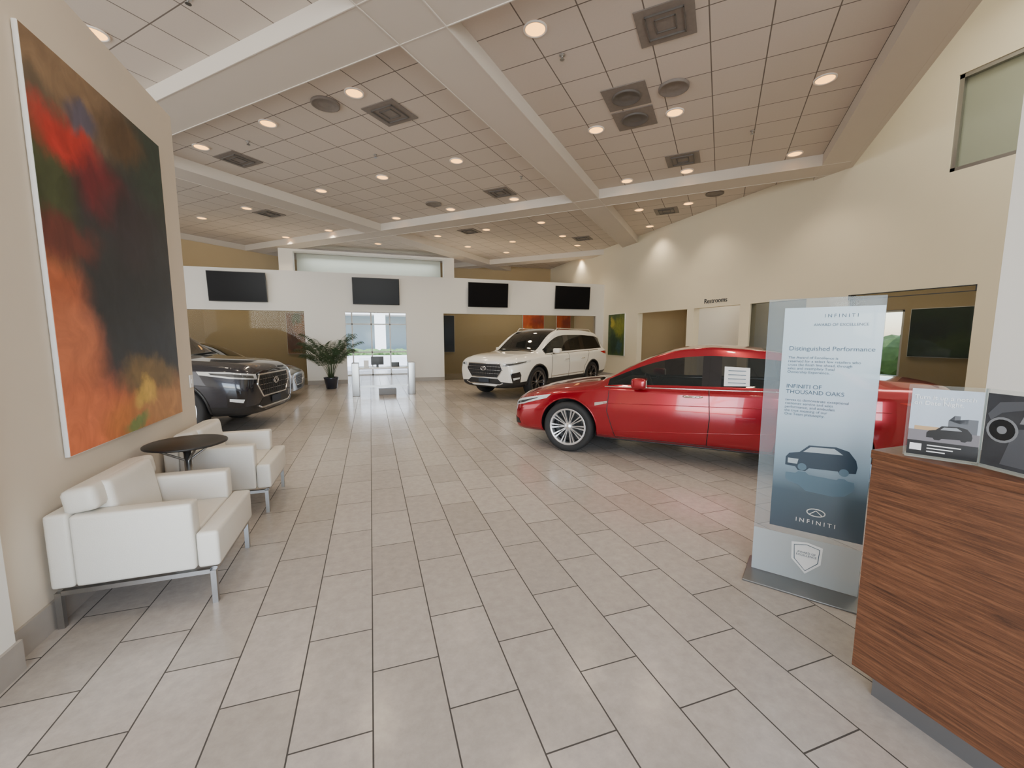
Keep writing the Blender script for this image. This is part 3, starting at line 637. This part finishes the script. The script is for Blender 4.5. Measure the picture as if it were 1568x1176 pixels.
    for sd in (1,-1):
        nm='left' if sd>0 else 'right'
        if kind=='sedan':
            sline('door_seam_front_'+nm,[(.88,.90),(.90,.60),(.80,.26)],sd,.005); sline('door_seam_mid_'+nm,[(-.27,.93),(-.29,.6),(-.27,.26)],sd,.005)
            sline('door_seam_rear_'+nm,[(-1.42,.95),(-1.3,.82),(-1.0,.6),(-.93,.26)],sd,.005); sline('sill_seam_'+nm,[(.80,.26),(-.93,.26)],sd)
            sline('crease_'+nm,[(.95,.70),(-.3,.74),(-1.9,.80)],sd,.005,M[paint])
            sline('lower_crease_'+nm,[(.85,.34),(0,.40),(-.95,.48)],sd,.006,M[paint])
            sline('window_trim_lower_'+nm,[(.95,.905),(0,.925),(-1.2,.945),(-1.55,.975)],sd,.008,M['chrome'],off=.002)
            sline('window_divider_'+nm,[(-1.12,.96),(-1.05,1.25)],sd,.012,M['blackgloss'])
            sline('skirt_trim_'+nm,[(.95,.22),(-.95,.22)],sd,.012,M['black'])
            patch('fender_vent_'+nm,[(-.06,.66),(.10,.70),(.10,.73),(-.06,.70)],(1.0,0,0),(-1,0,0),(0,-sd,0),M['chrome'])
            patch('headlight_'+nm,[(-.34,.56),(-.28,.62),(.05,.70),(.34,.77),(.30,.71),(.0,.60),(-.22,.55)],(1.98,sd*.68,0),(-.7,.714*sd,0),(-.7,-.714*sd,0),M['lamp'])
            patch('headlight_inner_'+nm,[(-.26,.585),(.0,.655),(.2,.715),(.18,.695),(.0,.62),(-.2,.565)],(1.98,sd*.68,0),(-.7,.714*sd,0),(-.7,-.714*sd,0),M['lampdark'],.007)
            patch('fog_intake_'+nm,[(-.22,.30),(-.25,.44),(.0,.38),(.02,.31)],(2.05,sd*.66,0),(-.7,.714*sd,0),(-.7,-.714*sd,0),M['black'])
            patch('tail_light_'+nm,[(-.3,.78),(-.32,.90),(.0,.93),(.28,.90),(.0,.80)],(-2.2,sd*.72,0),(.7,.714*sd,0),(.7,-.714*sd,0),M['tail'])
        else:
            sline('door_seam_front_'+nm,[(.80,1.08),(.86,.75),(.82,.38)],sd,.006); sline('door_seam_mid_'+nm,[(-.05,1.1),(-.06,.75),(-.05,.38)],sd,.006)
            sline('door_seam_rear_'+nm,[(-1.25,1.12),(-1.1,.85),(-.95,.7),(-.92,.38)],sd,.006); sline('sill_seam_'+nm,[(.82,.40),(-.90,.40)],sd)
            sline('window_trim_lower_'+nm,[(1.1,1.075),(0,1.10),(-1.88,1.14)],sd,.011,M['chrome'],off=.002)
            sline('door_chrome_strip_'+nm,[(.85,.50),(-.9,.52)],sd,.012,M['chrome'])
            C=(2.15,sd*.75,0); PU=(-.7,.714*sd,0); DD=(-.7,-.714*sd,0)
            patch('headlight_'+nm,[(-.34,.82),(-.32,.90),(.06,.95),(.40,.97),(.38,.92),(.06,.86)],C,PU,DD,M['lamp'])
            patch('headlight_inner_'+nm,[(-.28,.84),(-.26,.885),(.04,.925),(.28,.945),(.26,.92),(.04,.88)],C,PU,DD,M['lampdark'],.007)
            patch('fog_recess_'+nm,[(-.10,.42),(-.16,.66),(.08,.70),(.12,.62),(.10,.44)],C,PU,DD,M['blackgloss'])
            patch('fog_lamp_'+nm,[(-.08,.50),(-.1,.55),(.08,.57),(.08,.53)],C,PU,DD,M['lamp'],.008)
            patch('tail_light_'+nm,[(-.35,.98),(-.35,1.06),(.1,1.10),(.35,1.08),(.1,1.0)],(-2.3,sd*.8,0),(.7,.714*sd,0),(.7,-.714*sd,0),M['tail'])
            tube('roof_rail_'+nm,[(.25,sd*.66,1.70),(.15,sd*.66,1.775),(-1.7,sd*.65,1.755),(-1.85,sd*.65,1.69)],.014,M['chrome'],root)
        for wx in (ax,-ax):
            pts=[]
            for k in range(25):
                a=math.radians(-5+190*k/24); p=sidept(wx+(R+.055)*math.cos(a),R+(R+.055)*math.sin(a),sd,-.004)
                if p: pts.append(p)
            if pts: tube('arch_lip_'+nm,pts,.022 if kind=='suv' else .008,M['black'] if kind=='suv' else M[paint],root)
        for k,(hx,hz) in enumerate(hp):
            p=sidept(hx,hz,sd,0)
            if p:
                tube('door_handle_%s_%d'%(nm,k),[p+Vector((.1,0,0)),p+Vector((.08,sd*.03,0)),p+Vector((-.08,sd*.03,.004)),p+Vector((-.1,0,.004))],.013,M['chrome'],root)
        mx=.50 if kind=='sedan' else .66; mz=.98 if kind=='sedan' else 1.17; my=.93 if kind=='sedan' else 1.0
        o=box('mirror_'+nm,-.09,.09,-.1,.1,-.065,.065,M[paint],root,bev=.05,seg=4); o.location=(mx,sd*my,mz)
        tube('mirror_arm_'+nm,[(mx,sd*(my-.05),mz-.04),(mx+.02,sd*(my-.17),mz-.09)],.02,M['black'],root)
        box('mirror_face_'+nm,-.095,-.088,-.08,.08,-.045,.045,M['chrome'],root).location=(mx,sd*my,mz)
    if kind=='sedan':
        patch('grille',[(-.32,.60),(-.38,.50),(-.27,.36),(.27,.36),(.38,.50),(.32,.60)],(2,0,0),(0,1,0),(-1,0,0),M['black'])
        fline('grille_surround',[(-.32,.605),(-.385,.50),(-.27,.355),(.27,.355),(.385,.50),(.32,.605)],.012,M['chrome'],cyc=True)
        for k in range(4): fline('grille_bar',[(-.32,.42+.04*k),(.32,.42+.04*k)],.004,M['chrome'])
        patch('number_plate',[(-.16,.27),(-.16,.34),(.16,.34),(.16,.27)],(2,0,0),(0,1,0),(-1,0,0),M['ink'],.012)
    else:
        patch('grille',[(-.52,.88),(-.58,.74),(-.42,.55),(.42,.55),(.58,.74),(.52,.88)],(2,0,0),(0,1,0),(-1,0,0),M['black'])
        fline('grille_surround',[(-.52,.885),(-.585,.74),(-.425,.545),(.425,.545),(.585,.74),(.52,.885)],.013,M['chrome'],cyc=True)
        for k in range(6):
            z=.60+.042*k; w=.42+.12*min(1,(z-.56)/.18); fline('grille_bar',[(-w,z),(w,z)],.0035,M['chrome'] if k%2 else M['black'],.006)
        for k in range(-5,6): fline('grille_slat',[(k*.075,.58),(k*.088,.85)],.004,M['black'],.01)
        p=frontpt(0,.76,.03)
        tube('emblem_ring',[(p.x,.085*math.cos(a),.76+.045*math.sin(a)) for a in [2*math.pi*k/20 for k in range(20)]],.008,M['chrome'],root,True)
        tube('emblem_peak',[(p.x,-.06,.735),(p.x,0,.79),(p.x,.06,.735)],.007,M['chrome'],root)
        patch('lower_intake',[(-.44,.52),(-.62,.39),(.62,.39),(.44,.52)],(2,0,0),(0,1,0),(-1,0,0),M['black'])
        fline('skid_trim',[(-.60,.42),(-.5,.38),(.5,.38),(.60,.42)],.014,M['chrome'])
        patch('number_plate',[(-.17,.42),(-.17,.52),(.17,.52),(.17,.42)],(2,0,0),(0,1,0),(-1,0,0),M['ink'],.02)
    zf=.28 if kind=='sedan' else .4; zs=.48 if kind=='sedan' else .72; zh=1.22 if kind=='sedan' else 1.5
    box('cabin_floor',-1.0,1.0,-.7,.7,zf,zf+.06,M['interior'],root)
    db=box('dashboard',-.15,.2,-.68,.68,-.16,.12,M['interior'],root,bev=.06); db.location=(.72 if kind=='sedan' else .85,0,.82 if kind=='sedan' else 1.0)
    rows=[-.15,-.98] if kind=='sedan' else [-.05,-.92]
    for ri,rx in enumerate(rows):
        for sy in (-.36,.36):
            box('seat_base_%d'%ri,rx-.02,rx+.45,sy-.24,sy+.24,zs-.18,zs,M['seat'],root,bev=.05)
            o=box('seat_back_%d'%ri,-.07,.07,-.23,.23,0,.52,M['seat'],root,bev=.05); o.location=(rx-.02,sy,zs-.05); o.rotation_euler=(0,math.radians(-14),0)
            o=box('headrest_%d'%ri,-.05,.05,-.12,.12,0,.16,M['seat'],root,bev=.04); o.location=(rx-.17,sy,zh-.24)
    cxw=.45 if kind=='sedan' else .58; czw=.88 if kind=='sedan' else 1.06
    tube('steering_wheel',[(cxw+.06*math.sin(a),.36+.18*math.cos(a),czw+.17*math.sin(a)) for a in [2*math.pi*k/24 for k in range(24)]],.014,M['interior'],root,True)
    if sticker:
        for sd in (1,):
            patch('window_sticker',[(-.42,.98),(-.42,1.20),(-.68,1.19),(-.68,.99)],(0,0,0),(1,0,0),(0,-sd,0),M['paper'],.006)
            for k in range(4): sline('sticker_line',[(-.46,1.02+k*.045),(-.64,1.02+k*.045)],sd,.0035,M['text'],off=.01)
    for wx in (ax,-ax):
        for sd in (1,-1):
            bm=bmesh.new(); W=.115; rr=R*.735
            lathe(bm,[(rr-.005,-W*.9),(R-.03,-W),(R-.004,-W*.8),(R,-W*.4),(R,W*.4),(R-.004,W*.8),(R-.03,W),(rr,W*.93),(rr-.008,W*.7)],48,0)
            lathe(bm,[(rr,W*.93),(rr-.018,W*.97),(rr-.028,W*.7),(rr-.03,W*.3)],48,1)
            lathe(bm,[(rr-.03,W*.3),(rr-.04,-W*.85)],48,2)
            lathe(bm,[(.001,-.02),(rr-.03,-.02)],40,2); lathe(bm,[(R*.5,.0),(R*.5,-.015)],32,1)
            lathe(bm,[(.001,W*.78),(.035,W*.76),(.06,W*.6),(.065,0)],24,1)
            nsp=20 if kind=='sedan' else 12
            for k in range(nsp):
                dlt=.10 if kind=='sedan' else .14
                a=2*math.pi*(k//2)/(nsp/2)+(dlt if k%2 else -dlt); mt=Matrix.Rotation(a,4,'Z')
                ws=(.009,.0085,.013) if kind=='sedan' else (.016,.014,.022)
                vs=[]
                for rad,wd,zt_ in ((.04,ws[0],W*.62),(rr*.55,ws[1],W*.72),(rr-.018,ws[2],W*.9)):
                    vs.append([bm.verts.new(mt@Vector((rad,y_,z_))) for y_,z_ in ((-wd,zt_-.03),(wd,zt_-.03),(wd*.7,zt_),(-wd*.7,zt_))])
                for q in range(2):
                    for c in range(4):
                        f=bm.faces.new((vs[q][c],vs[q][(c+1)%4],vs[q+1][(c+1)%4],vs[q+1][c])); f.material_index=1
            o=frombm('wheel',bm,[M['rubber'],rimm,M['black']],root)
            o.location=(wx,sd*(.785 if kind=='sedan' else .83),R); o.rotation_euler=(-math.pi/2*sd,0,0)
    return root
car('red_sedan_car','sedan',(4.10,4.61),math.radians(135),'red','carglass',M['rim'],True)
car('white_suv_car','suv',(4.72,11.4),math.atan2(-.545,-.839),'whitepaint','darkglass',M['rimdark'])
d=car('dark_suv_car','suv',(-4.02,8.66),math.radians(-12),'navy','darkglass',M['rim']); d.scale=(1,1,1.06)
car('silver_sedan_car','sedan',(-4.05,11.9),math.radians(-5),'silver','darkglass',M['rim'])
# ------------------------------------------------------------------ lighting
def area(name,loc,rot,sx,sy,en,col):
    l=bpy.data.lights.new(name,'AREA'); l.shape='RECTANGLE'; l.size=sx; l.size_y=sy; l.energy=en; l.color=col
    o=bpy.data.objects.new(name,l); o.location=loc; o.rotation_euler=rot; COL.objects.link(o)
area('window_daylight_front',(-2.5,YS+.15,2.3),(math.radians(90),0,0),11.5,4,940,(.96,.98,1))
area('fill_light_left',(XL+.2,5,2.3),(math.radians(90),0,math.radians(-90)),14,4,520,(.97,.98,1))  # unseen area lamp added before the windowless left wall, lights the dark SUV
area('skylight_clerestory',(6.9,1.0,7.2),(0,math.radians(25),0),3,5,400,(1,.97,.83))
area('skylight_portal',(.2,18.05,4.6),(0,0,0),5,.4,24,(.95,1,1))
area('office_ceiling_light_right',(10.2,8,3.1),(0,0,0),1.2,7,66,(1,.88,.68))
area('office_ceiling_light_rear_left',(-4.5,16.1,3.3),(0,0,0),4,1,55,(1,.85,.6))
area('office_ceiling_light_rear_right',(5.5,16.1,3.3),(0,0,0),4,1,66,(1,.85,.6))
sun=bpy.data.lights.new('sun','SUN'); sun.energy=10; sun.angle=.01; so=bpy.data.objects.new('sun',sun); so.rotation_euler=(math.radians(38),0,math.radians(20)); COL.objects.link(so)
w=bpy.data.worlds.new('sky'); bpy.context.scene.world=w; w.use_nodes=True; nt=w.node_tree
sk=nt.nodes.new('ShaderNodeTexSky'); sk.sky_type='NISHITA'; sk.sun_disc=False; sk.sun_elevation=math.radians(50); bg=nt.nodes['Background']; bg.inputs[1].default_value=1.2
nt.links.new(sk.outputs[0],bg.inputs[0])
# ------------------------------------------------------------------ camera
cd=bpy.data.cameras.new('camera'); cd.sensor_width=36; cd.lens=640/1568*36; cd.clip_start=.05; cd.clip_end=300
co=bpy.data.objects.new('camera',cd); co.location=(0,0,1.55); co.rotation_euler=(math.radians(90-6.51),0,math.radians(-18.6)); COL.objects.link(co)
bpy.context.scene.camera=co
